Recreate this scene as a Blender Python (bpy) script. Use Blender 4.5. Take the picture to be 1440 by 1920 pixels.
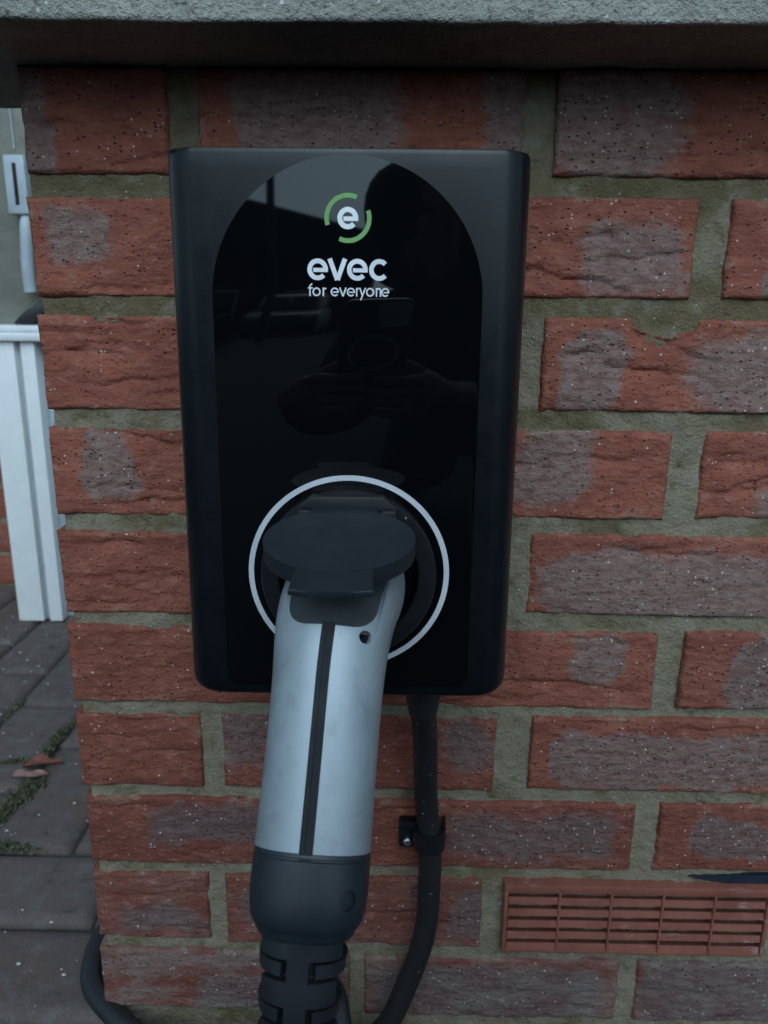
import bpy, bmesh, math, random
import numpy as np
from mathutils import Vector, Matrix

for o in list(bpy.data.objects):
    bpy.data.objects.remove(o)
S = bpy.context.scene
COL = S.collection
rad = math.radians

# ------------------------------------------------------------------ camera
CAM = np.array([.242223, -.533715, .607573])
PITCH, YAW, ROLL = rad(15.2359), rad(-.60976), rad(-.64231)
def cam_axes():
    cy, sy, cp, sp = math.cos(YAW), math.sin(YAW), math.cos(PITCH), math.sin(PITCH)
    fwd = np.array([sy*cp, cy*cp, -sp]); right = np.array([cy, -sy, 0.]); down = np.cross(fwd, right)
    c, s = math.cos(ROLL), math.sin(ROLL)
    return c*right+s*down, -s*right+c*down, fwd
RIGHT, DOWN, FWD = cam_axes()
cd = bpy.data.cameras.new('camera'); cam = bpy.data.objects.new('camera', cd); COL.objects.link(cam)
cd.sensor_width = 36; cd.lens = 36*1450/1920; cd.clip_start = .004; cd.clip_end = 600
m = Matrix.Identity(4)
for i in range(3):
    m[i][0] = RIGHT[i]; m[i][1] = -DOWN[i]; m[i][2] = -FWD[i]; m[i][3] = CAM[i]
cam.matrix_world = m
cd.dof.use_dof = True; cd.dof.focus_distance = .47; cd.dof.aperture_fstop = 12.0
S.camera = cam

# ------------------------------------------------------------------ sky, sun, exposure
SUN_EL, SUN_AZ = rad(40), rad(178)
w = bpy.data.worlds.new('World'); S.world = w; w.use_nodes = True
nt = w.node_tree; nt.nodes.clear()
sky = nt.nodes.new('ShaderNodeTexSky'); sky.sky_type = 'NISHITA'; sky.sun_disc = False
sky.sun_elevation = SUN_EL; sky.sun_rotation = SUN_AZ
sky.air_density = 1.0; sky.dust_density = 3.0; sky.ozone_density = 1.5
bw = nt.nodes.new('ShaderNodeRGBToBW')
mx = nt.nodes.new('ShaderNodeMix'); mx.data_type = 'RGBA'; mx.inputs[0].default_value = .85
tint = nt.nodes.new('ShaderNodeMix'); tint.data_type = 'RGBA'; tint.blend_type = 'MULTIPLY'; tint.inputs[0].default_value = 1
tint.inputs[7].default_value = (.66, 1.0, 1.26, 1)
bg = nt.nodes.new('ShaderNodeBackground'); bg.inputs[1].default_value = .15
out = nt.nodes.new('ShaderNodeOutputWorld')
nt.links.new(sky.outputs[0], bw.inputs[0]); nt.links.new(sky.outputs[0], mx.inputs[6])
nt.links.new(bw.outputs[0], tint.inputs[6]); nt.links.new(tint.outputs[2], mx.inputs[7])
nt.links.new(mx.outputs[2], bg.inputs[0]); nt.links.new(bg.outputs[0], out.inputs[0])
sd = bpy.data.lights.new('sun', 'SUN'); sd.energy = .5; sd.angle = rad(50); sd.color = (1, .98, .96)
sun = bpy.data.objects.new('sun', sd); COL.objects.link(sun)
sv = Vector((math.sin(SUN_AZ)*math.cos(SUN_EL), math.cos(SUN_AZ)*math.cos(SUN_EL), math.sin(SUN_EL)))
sun.rotation_euler = sv.to_track_quat('Z', 'Y').to_euler()
S.view_settings.view_transform = 'Standard'; S.view_settings.look = 'None'
S.view_settings.gamma = 1; S.view_settings.exposure = -0.06
S.cycles.max_bounces = 5; S.cycles.diffuse_bounces = 3; S.cycles.glossy_bounces = 3; S.cycles.transmission_bounces = 2
S.cycles.caustics_reflective = False; S.cycles.caustics_refractive = False; S.cycles.use_denoising = True

# ------------------------------------------------------------------ helpers
def link(o, parent=None):
    COL.objects.link(o)
    if parent is not None: o.parent = parent
    return o
def tag(o, label=None, cat=None, group=None, kind=None):
    for k, v in (('label', label), ('category', cat), ('group', group), ('kind', kind)):
        if v: o[k] = v
    return o
def empty(name, loc=(0, 0, 0), **kw):
    o = bpy.data.objects.new(name, None); o.location = loc; o.empty_display_size = .02
    link(o); return tag(o, **kw)
def mesh(name, verts, faces, mat, parent=None, smooth=True, **kw):
    """verts in world coordinates; object origin moved to the middle of the mesh"""
    v = np.asarray(verts, float); c = (v.min(0)+v.max(0))/2
    me = bpy.data.meshes.new(name); me.from_pydata((v-c).tolist(), [], [tuple(int(i) for i in f) for f in faces])
    bm = bmesh.new(); bm.from_mesh(me); bmesh.ops.recalc_face_normals(bm, faces=bm.faces); bm.to_mesh(me); bm.free()
    return place(name, me, c, mat, parent, smooth, **kw)
def place(name, me, c, mat, parent=None, smooth=True, **kw):
    o = bpy.data.objects.new(name, me); me.materials.append(mat)
    if smooth: me.polygons.foreach_set('use_smooth', [True]*len(me.polygons))
    link(o, parent)
    pl = Vector(parent.location) if parent is not None else Vector((0, 0, 0))
    if parent is not None and parent.parent is not None: pl = pl + Vector(parent.parent.location)
    o.location = Vector(c) - pl
    return tag(o, **kw)
def from_bm(name, bm, mat, parent=None, smooth=False, **kw):
    bmesh.ops.recalc_face_normals(bm, faces=bm.faces)
    me = bpy.data.meshes.new(name); bm.to_mesh(me); bm.free()
    co = np.zeros(len(me.vertices)*3); me.vertices.foreach_get('co', co); v = co.reshape(-1, 3)
    c = (v.min(0)+v.max(0))/2; me.vertices.foreach_set('co', (v-c).ravel())
    o = place(name, me, c, mat, parent, smooth, **kw)
    return o
def sharp(o, ang=35):
    me = o.data
    bm = bmesh.new(); bm.from_mesh(me)
    for e in bm.edges:
        e.smooth = not (len(e.link_faces) == 2 and e.calc_face_angle(0) > rad(ang))
    for f in bm.faces: f.smooth = True
    bm.to_mesh(me); bm.free(); return o
def box_bm(x0, x1, y0, y1, z0, z1, bev=0, seg=2):
    bm = bmesh.new(); r = bmesh.ops.create_cube(bm, size=1)
    for v in bm.verts:
        v.co = Vector((x0 if v.co.x < 0 else x1, y0 if v.co.y < 0 else y1, z0 if v.co.z < 0 else z1))
    if bev: bmesh.ops.bevel(bm, geom=bm.edges[:], offset=bev, segments=seg, profile=.5, affect='EDGES')
    return bm
def box(name, b, mat, parent=None, bev=.001, **kw):
    return sharp(from_bm(name, box_bm(*b, bev), mat, parent, **kw))
def prism_bm(pts, lift, bev=0, seg=2):
    """pts: closed outline as list of 3D points, lift: vector to the other face"""
    bm = bmesh.new(); a = [bm.verts.new(p) for p in pts]; b = [bm.verts.new(Vector(p)+Vector(lift)) for p in pts]
    n = len(pts); fa = bm.faces.new(a); fb = bm.faces.new(b[::-1])
    for i in range(n): bm.faces.new((a[i], b[i], b[(i+1) % n], a[(i+1) % n]))
    if bev:
        ed = list(set(fa.edges) | set(fb.edges))
        bmesh.ops.bevel(bm, geom=ed, offset=bev, segments=seg, profile=.5, affect='EDGES')
    return bm
def catmull(P, n=12):
    P = np.asarray(P, float); Q = np.vstack([2*P[0]-P[1], P, 2*P[-1]-P[-2]]); o = []
    for i in range(1, len(Q)-2):
        for t in np.linspace(0, 1, n, endpoint=False):
            a, b, c, d = Q[i-1:i+3]
            o.append(.5*((2*b)+(-a+c)*t+(2*a-5*b+4*c-d)*t*t+(-a+3*b-3*c+d)*t**3))
    o.append(P[-1]); return np.array(o)
def tube_data(path, r, k=16, cap=True):
    P = np.asarray(path, float); n = len(P); R = np.full(n, r) if np.isscalar(r) else np.asarray(r)
    T = np.gradient(P, axis=0); T /= np.linalg.norm(T, axis=1)[:, None]
    u = np.cross(T[0], [0, .3, 1.]); u /= np.linalg.norm(u); V = []; F = []
    for i in range(n):
        u = u-T[i]*(u@T[i]); u /= np.linalg.norm(u); v = np.cross(T[i], u)
        for j in range(k):
            a = 2*math.pi*j/k; V.append(P[i]+R[i]*(math.cos(a)*u+math.sin(a)*v))
    for i in range(n-1):
        for j in range(k): F.append((i*k+j, i*k+(j+1) % k, (i+1)*k+(j+1) % k, (i+1)*k+j))
    if cap: F.append(tuple(range(k))[::-1]); F.append(tuple((n-1)*k+j for j in range(k)))
    return np.array(V), F
def tube(name, path, r, mat, parent=None, k=16, **kw):
    V, F = tube_data(path, r, k); return sharp(mesh(name, V, F, mat, parent, **kw), 50)
def lathe(name, prof, c, axis, mat, parent=None, k=64, **kw):
    """prof: list of (radius, along axis)"""
    ax = Vector(axis).normalized(); u = ax.orthogonal().normalized(); v = ax.cross(u); V = []; F = []
    for r, h in prof:
        for j in range(k):
            a = 2*math.pi*j/k; V.append(Vector(c)+ax*h+(u*math.cos(a)+v*math.sin(a))*r)
    n = len(prof)
    for i in range(n-1):
        for j in range(k): F.append((i*k+j, i*k+(j+1) % k, (i+1)*k+(j+1) % k, (i+1)*k+j))
    return sharp(mesh(name, [tuple(p) for p in V], F, mat, parent, **kw), 30)
# value noise ------------------------------------------------------------
def _h(ix, iy, s):
    n = (ix*374761393+iy*668265263+s*1442695041) & 0xffffffff
    n = ((n ^ (n >> 13))*1274126177) & 0xffffffff
    return ((n ^ (n >> 16)) & 0xffff)/32767.5-1
def vn(x, y, s=0):
    ix = np.floor(x).astype(np.int64); iy = np.floor(y).astype(np.int64); fx = x-ix; fy = y-iy
    fx = fx*fx*fx*(fx*(fx*6-15)+10); fy = fy*fy*fy*(fy*(fy*6-15)+10)
    a, b, c, d = _h(ix, iy, s), _h(ix+1, iy, s), _h(ix, iy+1, s), _h(ix+1, iy+1, s)
    return (a*(1-fx)+b*fx)*(1-fy)+(c*(1-fx)+d*fx)*fy
def fbm(x, y, s=0, o=4):
    r = 0; a = 1; t = 0
    for i in range(o):
        r = r+a*vn(x*2**i, y*2**i, s+i*17); t += a; a *= .55
    return r/t
def sstep(a, b, x):
    t = np.clip((x-a)/(b-a), 0, 1); return t*t*(3-2*t)

# ------------------------------------------------------------------ materials
class NB:
    def __init__(s, name, rough=.5, spec=.5, metallic=0):
        s.m = bpy.data.materials.new(name); s.m.use_nodes = True; s.t = s.m.node_tree; s.n = s.t.nodes; s.b = s.n['Principled BSDF']
        s.b.inputs['Roughness'].default_value = rough; s.b.inputs['Specular IOR Level'].default_value = spec; s.b.inputs['Metallic'].default_value = metallic
        g = s.n.new('ShaderNodeNewGeometry'); s.pos = g.outputs['Position']
    def l(s, a, b): s.t.links.new(a, b)
    def mapping(s, sc):
        q = s.n.new('ShaderNodeVectorMath'); q.operation = 'MULTIPLY'; s.l(s.pos, q.inputs[0]); q.inputs[1].default_value = sc; return q.outputs[0]
    def noise(s, scale, detail=4, rough=.6, vec=None, dist=0):
        q = s.n.new('ShaderNodeTexNoise'); s.l(vec or s.pos, q.inputs['Vector']); q.inputs['Scale'].default_value = scale
        q.inputs['Detail'].default_value = detail; q.inputs['Roughness'].default_value = rough; q.inputs['Distortion'].default_value = dist; return q.outputs['Fac']
    def vor(s, scale, vec=None, rnd=1):
        q = s.n.new('ShaderNodeTexVoronoi'); s.l(vec or s.pos, q.inputs['Vector']); q.inputs['Scale'].default_value = scale; q.inputs['Randomness'].default_value = rnd
        sp = s.n.new('ShaderNodeSeparateColor'); s.l(q.outputs['Color'], sp.inputs[0]); return q.outputs['Distance'], sp.outputs[0], sp.outputs[1]
    def rng(s, v, a, b, c=0., d=1., smooth=True):
        q = s.n.new('ShaderNodeMapRange'); s.l(v, q.inputs[0]); q.interpolation_type = 'SMOOTHSTEP' if smooth else 'LINEAR'
        for i, k in enumerate((a, b, c, d)): q.inputs[1+i].default_value = k
        return q.outputs[0]
    def math(s, op, a, b=None):
        q = s.n.new('ShaderNodeMath'); q.operation = op
        for i, k in enumerate((a, b)):
            if k is None: continue
            if isinstance(k, (int, float)): q.inputs[i].default_value = k
            else: s.l(k, q.inputs[i])
        return q.outputs[0]
    def mix(s, f, a, b, mode='MIX'):
        q = s.n.new('ShaderNodeMix'); q.data_type = 'RGBA'; q.blend_type = mode
        for i, k in ((0, f), (6, a), (7, b)):
            if isinstance(k, (int, float)): q.inputs[i].default_value = k
            elif isinstance(k, tuple): q.inputs[i].default_value = (*k, 1)
            else: s.l(k, q.inputs[i])
        return q.outputs[2]
    def attr(s, name):
        q = s.n.new('ShaderNodeAttribute'); q.attribute_name = name; return q.outputs['Fac']
    def objrand(s):
        return s.n.new('ShaderNodeObjectInfo').outputs['Random']
    def col(s, c):
        if isinstance(c, tuple): s.b.inputs['Base Color'].default_value = (*c, 1)
        else: s.l(c, s.b.inputs['Base Color'])
        return s
    def rough(s, r): s.l(r, s.b.inputs['Roughness']); return s
    def bump(s, h, strength=.5, dist=.001):
        q = s.n.new('ShaderNodeBump'); q.inputs['Strength'].default_value = strength; q.inputs['Distance'].default_value = dist; s.l(h, q.inputs['Height'])
        if s.b.inputs['Normal'].is_linked: s.l(s.b.inputs['Normal'].links[0].from_socket, q.inputs['Normal'])
        s.l(q.outputs[0], s.b.inputs['Normal']); return s

def plastic(name, c, rough=.45, grain=.0, dust=0., spec=.5, var=.11):
    b = NB(name, rough, spec)
    n = b.noise(35, 4); col = b.mix(b.rng(n, .3, .7), tuple(k*(1-var) for k in c), tuple(k*(1+var) for k in c))
    if dust:
        d, r, g = b.vor(260); sp = b.math('MULTIPLY', b.rng(d, .10, .20, 1, 0), b.rng(r, 1-dust, 1-dust+.01))
        col = b.mix(sp, col, (.33, .33, .31))
    b.col(col); b.rough(b.rng(b.noise(60, 3), .3, .7, rough*.85, min(1, rough*1.15)))
    if grain: b.bump(b.noise(1500, 2), grain, .0002)
    return b.m

def brick_material():
    b = NB('fired_brick', .9, .25)
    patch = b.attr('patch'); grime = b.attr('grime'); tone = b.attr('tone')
    str_ = b.mapping((1, 1, 2.0))
    n1 = b.noise(20, 3, .6, str_); n2 = b.noise(90, 3, .65, str_); n3 = b.noise(360, 3, .7)
    red = b.mix(b.rng(n1, .3, .7), (.238, .074, .050), (.328, .110, .073))
    red = b.mix(b.rng(tone, 0, 1), red, b.mix(1, red, (.66, .64, .68), 'MULTIPLY'))  # tone: weaker light low on the wall painted into colour, plus random variation
    red = b.mix(b.math('MULTIPLY', b.rng(n2, .52, .74), .7), red, (.36, .155, .115))
    red = b.mix(b.math('MULTIPLY', b.rng(n2, .46, .28), .7), red, (.15, .050, .038))
    pur = b.mix(b.rng(n2, .3, .7), (.178, .112, .098), (.275, .192, .172))
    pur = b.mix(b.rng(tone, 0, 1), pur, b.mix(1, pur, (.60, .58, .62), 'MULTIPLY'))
    edge = b.math('ADD', patch, b.math('MULTIPLY', b.math('SUBTRACT', n2, .5), .9))
    edge = b.math('ADD', edge, b.math('MULTIPLY', b.math('SUBTRACT', n3, .5), .8))
    pm = b.math('MULTIPLY', b.rng(edge, .12, .88), .90)
    c = b.mix(pm, red, pur)
    gm = b.math('MULTIPLY', grime, b.rng(n1, .35, .62))
    c = b.mix(b.math('MULTIPLY', gm, .75), c, (.20, .175, .16))
    c = b.mix(b.math('MULTIPLY', b.rng(n3, .55, .78), .4), c, (.10, .05, .04))
    # dark pits, thinned out by a slow noise so that they come in swarms
    wv = b.mapping((1, .6, 1.45))
    d, r, g = b.vor(300, wv); dens = b.math('SUBTRACT', b.rng(n1, .30, .70, .94, .64), b.math('MULTIPLY', pm, .10))
    pit = b.math('MULTIPLY', b.rng(d, .12, .34, 1, 0), b.math('GREATER_THAN', r, dens))
    pit = b.math('MULTIPLY', pit, b.rng(g, 0, 1, .35, 1))
    c = b.mix(b.math('MULTIPLY', pit, .75), c, (.045, .024, .020))
    # pale sand grains, more of them in the sanded patches
    d2, r2, g2 = b.vor(360, b.mapping((1, .8, 1.1)))
    sel = b.math('GREATER_THAN', r2, b.rng(pm, 0, 1, .955, .85, False))
    gr = b.math('MULTIPLY', sel, b.rng(d2, .14, .36, 1, 0))
    c = b.mix(b.math('MULTIPLY', gr, b.rng(g2, 0, 1, .1, .9)), c, (.64, .58, .54))
    d3, r3, g3 = b.vor(120); gr3 = b.math('MULTIPLY', b.math('GREATER_THAN', r3, .955), b.rng(d3, .05, .14, 1, 0))
    c = b.mix(b.math('MULTIPLY', gr3, .85), c, (.66, .61, .57))
    sm = b.math('MULTIPLY', b.attr('edge'), b.rng(b.math('ADD', n1, b.math('MULTIPLY', n2, .6)), .84, 1.0))
    c = b.mix(b.math('MULTIPLY', sm, .8), c, (.26, .22, .17))
    b.col(c)
    h = b.math('SUBTRACT', b.math('ADD', b.math('MULTIPLY', n2, .9), b.math('MULTIPLY', n3, .55)), b.math('MULTIPLY', pit, .9))
    b.bump(h, 1.0, .0026)
    return b.m
def mortar_material():
    b = NB('lime_mortar', .95, .2)
    n1 = b.noise(14, 4); n2 = b.noise(60, 5, .65); n3 = b.noise(420, 3, .65)
    ol = b.math('ADD', b.attr('olive'), b.math('MULTIPLY', b.math('SUBTRACT', n1, .5), 3.0))
    c = b.mix(b.rng(ol, .1, .9), (.252, .214, .150), (.158, .124, .070))
    c = b.mix(b.rng(n2, .5, .72), c, b.mix(.45, c, (.33, .32, .26))); c = b.mix(b.math('MULTIPLY', b.rng(n2, .46, .27), .8), c, (.095, .085, .042))
    c = b.mix(b.math('MULTIPLY', b.rng(n3, .5, .8), .5), c, (.09, .085, .055))
    d, r, g = b.vor(300); c = b.mix(b.math('MULTIPLY', b.math('GREATER_THAN', r, .95), b.rng(d, .12, .25, .8, 0)), c, (.5, .48, .42))
    b.col(c); b.bump(b.math('ADD', n2, b.math('MULTIPLY', n3, .9)), 1, .0025); return b.m
def concrete_material():
    b = NB('concrete', .9, .3)
    n1 = b.noise(25, 5); n3 = b.noise(230, 3, .7)
    c = b.mix(b.rng(n1, .3, .7), (.26, .255, .225), (.37, .365, .325)); c = b.mix(b.rng(n3, .55, .8), c, (.47, .46, .41)); c = b.mix(b.rng(n3, .44, .25), c, (.11, .11, .095))
    d, r, g = b.vor(220); c = b.mix(b.math('MULTIPLY', b.math('GREATER_THAN', r, .92), b.rng(d, .15, .3, 1, 0)), c, (.6, .6, .57))
    b.col(c); b.bump(b.math('ADD', n3, n1), 1, .004); return b.m
def paver_material():
    b = NB('paver_concrete', .85, .3)
    n1 = b.noise(9, 4); n2 = b.noise(45, 5, .65); n3 = b.noise(500, 3, .7); rr = b.objrand()
    c = b.mix(rr, (.102, .080, .073), (.128, .097, .088)); c = b.mix(b.rng(n1, .5, .75), c, (.135, .085, .07))
    c = b.mix(b.rng(n2, .5, .75), c, (.15, .14, .135)); c = b.mix(b.rng(n2, .45, .25), c, (.05, .046, .042))
    c = b.mix(b.math('MULTIPLY', b.rng(n3, .5, .8), .5), c, (.26, .25, .25))
    b.col(c); b.bump(b.math('ADD', n2, n3), .6, .001); return b.m
def rough_mat(name, c1, c2, scale=40, rough=.9, bump=.5, dist=.002):
    b = NB(name, rough, .3); n = b.noise(scale, 5, .65); b.col(b.mix(b.rng(n, .3, .7), c1, c2)); b.bump(n, bump, dist); return b.m
def silver_material():
    b = NB('silver_grey_shell', .42, .45, .35)
    n1 = b.noise(28, 5, .65); n2 = b.noise(90, 4, .65, b.mapping((1, 1, .5))); n3 = b.noise(900, 2)
    c = b.mix(b.rng(n1, .3, .7), (.275, .322, .355), (.350, .405, .440)); c = b.mix(b.math('MULTIPLY', b.rng(n2, .52, .72), .5), c, (.215, .25, .275))
    d, r, g = b.vor(150); c = b.mix(b.math('MULTIPLY', b.math('GREATER_THAN', r, .94), b.rng(d, .05, .16, .5, 0)), c, (.22, .22, .21))
    b.col(c); b.rough(b.rng(n1, .3, .7, .36, .52)); b.bump(n3, .12, .0002); return b.m
M = {}
M['brick'] = brick_material(); M['mortar'] = mortar_material(); M['concrete'] = concrete_material(); M['paver'] = paver_material()
M['silver'] = silver_material()
M['housing'] = plastic('black_satin_housing', (.004, .006, .008), .29, .0, .0, .31)
M['gloss'] = NB('black_gloss_panel', .02, .48)
b = M['gloss']; d_, r_, g_ = b.vor(95); sp_ = b.math('MULTIPLY', b.math('GREATER_THAN', r_, .965), b.rng(d_, .025, .05, 1, 0))
b.col(b.mix(sp_, (.0025, .003, .004), (.22, .22, .21))); M['gloss'] = b.m
M['socket'] = plastic('black_socket_plastic', (.009, .010, .012), .42, .1, .03, .3)
M['lid'] = plastic('charcoal_lid_plastic', (.011, .016, .023), .50, .25, .012)
M['grip'] = plastic('charcoal_grip_plastic', (.013, .020, .028), .46, .25, .006)
M['strip'] = plastic('dark_seam_plastic', (.008, .011, .015), .55, .2, .0, .25)
M['pad'] = plastic('dusty_charcoal_rubber', (.040, .046, .050), .8, .6, .09, .3)
M['rubber'] = plastic('black_cable_rubber', (.016, .018, .022), .48, .2, .004)
M['dirty_rubber'] = plastic('dirty_black_cable', (.012, .012, .013), .5, .3, .07)
M['boot'] = plastic('black_boot_rubber', (.015, .018, .023), .50, .2, .004)
M['white_print'] = plastic('white_print', (.78, .80, .84), .45)
M['ring_print'] = plastic('white_ring', (.56, .58, .62), .45)
M['green_print'] = plastic('green_print', (.16, .36, .11), .45)
M['terracotta'] = None
b = NB('terracotta_plastic', .5, .4); n = b.noise(30, 5, .65); c = b.mix(b.rng(n, .3, .7), (.20, .064, .045), (.28, .098, .072))
c = b.mix(b.rng(b.noise(45, 5, .7, b.mapping((.6, 1, 2))), .58, .72), c, (.36, .24, .22)); b.col(c); M['terracotta'] = b.m
M['upvc'] = plastic('white_upvc', (.74, .76, .76), .35, var=.03)
M['grey_plastic'] = plastic('pale_grey_plastic', (.40, .45, .49), .5)
M['steel'] = NB('zinc_screw', .35, .5, 1).col((.62, .64, .66)).m
M['dark'] = plastic('dark_void', (.01, .01, .01), .8)
M['pane'] = plastic('olive_grey_panel', (.20, .20, .165), .30)
M['blue'] = plastic('dark_blue_film', (.010, .018, .032), .5)
M['moss'] = rough_mat('moss', (.065, .074, .040), (.145, .155, .090), 220, .9, .5, .001)
M['leaf_red'] = rough_mat('red_brown_leaf', (.17, .055, .04), (.24, .085, .06), 120, .7)
M['leaf_pink'] = rough_mat('pink_brown_leaf', (.30, .16, .14), (.36, .21, .18), 120, .7)
M['grit'] = rough_mat('pale_grit', (.42, .40, .37), (.62, .60, .56), 300, .8)
M['bed'] = rough_mat('joint_sand', (.05, .05, .04), (.10, .095, .075), 150)
M['asphalt'] = rough_mat('asphalt', (.016, .0165, .017), (.028, .0285, .030), 60)
M['render_dark'] = rough_mat('dark_brick_facade', (.05, .03, .026), (.075, .05, .042), 8)
M['roof'] = rough_mat('dark_roof_tile', (.03, .03, .032), (.05, .048, .048), 8)
M['glass'] = plastic('dark_glass', (.02, .025, .03), .08)
M['car'] = plastic('brown_car_paint', (.12, .075, .065), .3)
M['coat'] = rough_mat('black_coat_fabric', (.008, .008, .01), (.014, .014, .016), 300, .95)
M['jeans'] = rough_mat('dark_jeans', (.012, .014, .022), (.02, .024, .035), 300, .95)
M['skin'] = rough_mat('skin', (.24, .12, .085), (.29, .155, .11), 60, .5, .1)
M['phone'] = plastic('dark_phone_glass', (.016, .017, .02), .18)

# ================================================================== GROUND
gv = [(-300, -300, -.016), (300, -300, -.016), (300, 300, -.016), (-300, 300, -.016)]
mesh('ground', gv, [(0, 1, 2, 3)], M['asphalt'], None, False, kind='structure')
drive = mesh('driveway', [(-1.5, -.222, -.012), (1.3, -.222, -.012), (1.3, 1.7, -.012), (-1.5, 1.7, -.012)], [(0, 1, 2, 3)], M['bed'], None, False, kind='structure')
def paver_mesh(i, w_, l_):
    nx, ny = max(4, int(w_/.009)), max(4, int(l_/.009))
    xs = np.linspace(-w_/2, w_/2, nx+1); ys = np.linspace(-l_/2, l_/2, ny+1)
    X, Y = np.meshgrid(xs, ys); e = np.minimum(w_/2-abs(X), l_/2-abs(Y))
    Zt = .0012*fbm(X*25+i*7.3, Y*25, 5+i, 3)-.0055*(1-sstep(0, .0095, e))
    edge_w = .0016*fbm(X*30, Y*30+i*3.1, 40+i, 2)*(e < 1e-6)
    V = np.stack([X+edge_w, Y+edge_w, Zt], -1).reshape(-1, 3).tolist(); F = []
    k = nx+1
    for a in range(ny):
        for c in range(nx): F.append((a*k+c, a*k+c+1, (a+1)*k+c+1, (a+1)*k+c))
    ring = [c for c in range(nx+1)]+[a*k+nx for a in range(1, ny+1)]+[ny*k+c for c in range(nx-1, -1, -1)]+[a*k for a in range(ny-1, 0, -1)]
    n0 = len(V); V += [[V[r][0], V[r][1], -.05] for r in ring]
    for q in range(len(ring)):
        q2 = (q+1) % len(ring); F.append((ring[q], n0+q, n0+q2, ring[q2]))
    me = bpy.data.meshes.new('paver'); me.from_pydata(V, [], F); me.materials.append(M['paver'])
    me.polygons.foreach_set('use_smooth', [True]*len(me.polygons)); return me
U = .1085
PM = [paver_mesh(i, U-.006, 2*U-.006) for i in range(5)]
rng = random.Random(4)
def paver(cx, cy, rot):
    o = bpy.data.objects.new('paver', PM[rng.randrange(5)]); link(o, drive)
    o.location = Vector((cx+rng.uniform(-.0012, .0012), cy+rng.uniform(-.0012, .0012), rng.uniform(-.0035, .0))) - drive.location
    o.rotation_euler = (rng.uniform(-.006, .006), rng.uniform(-.006, .006), rot+rng.choice((0, math.pi))+rng.uniform(-.006, .006))
Y0 = .2145
for r in range(-4, 0):                     # rows laid along the wall
    y = Y0+(r+.5)*U; off = (.5 if r % 2 else 0)*2*U-.055
    for c in range(-7, 5):
        x = c*2*U+off
        if -1.35 < x < .95: paver(x, y, math.pi/2)
for c in range(-11, 4):                    # rows running away from the wall
    x = -.228+(c+.5)*U
    for r in range(0, 6):
        y = Y0+(r+.5+(.5 if c % 2 else .0))*2*U
        if y < 1.5: paver(x, y, 0)
    if c % 2:
        me = bpy.data.objects.new('paver', paver_mesh(7+c, U-.006, U-.006)); link(me, drive); me.location = Vector((x, Y0+U*.5, -.001)) - drive.location

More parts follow.
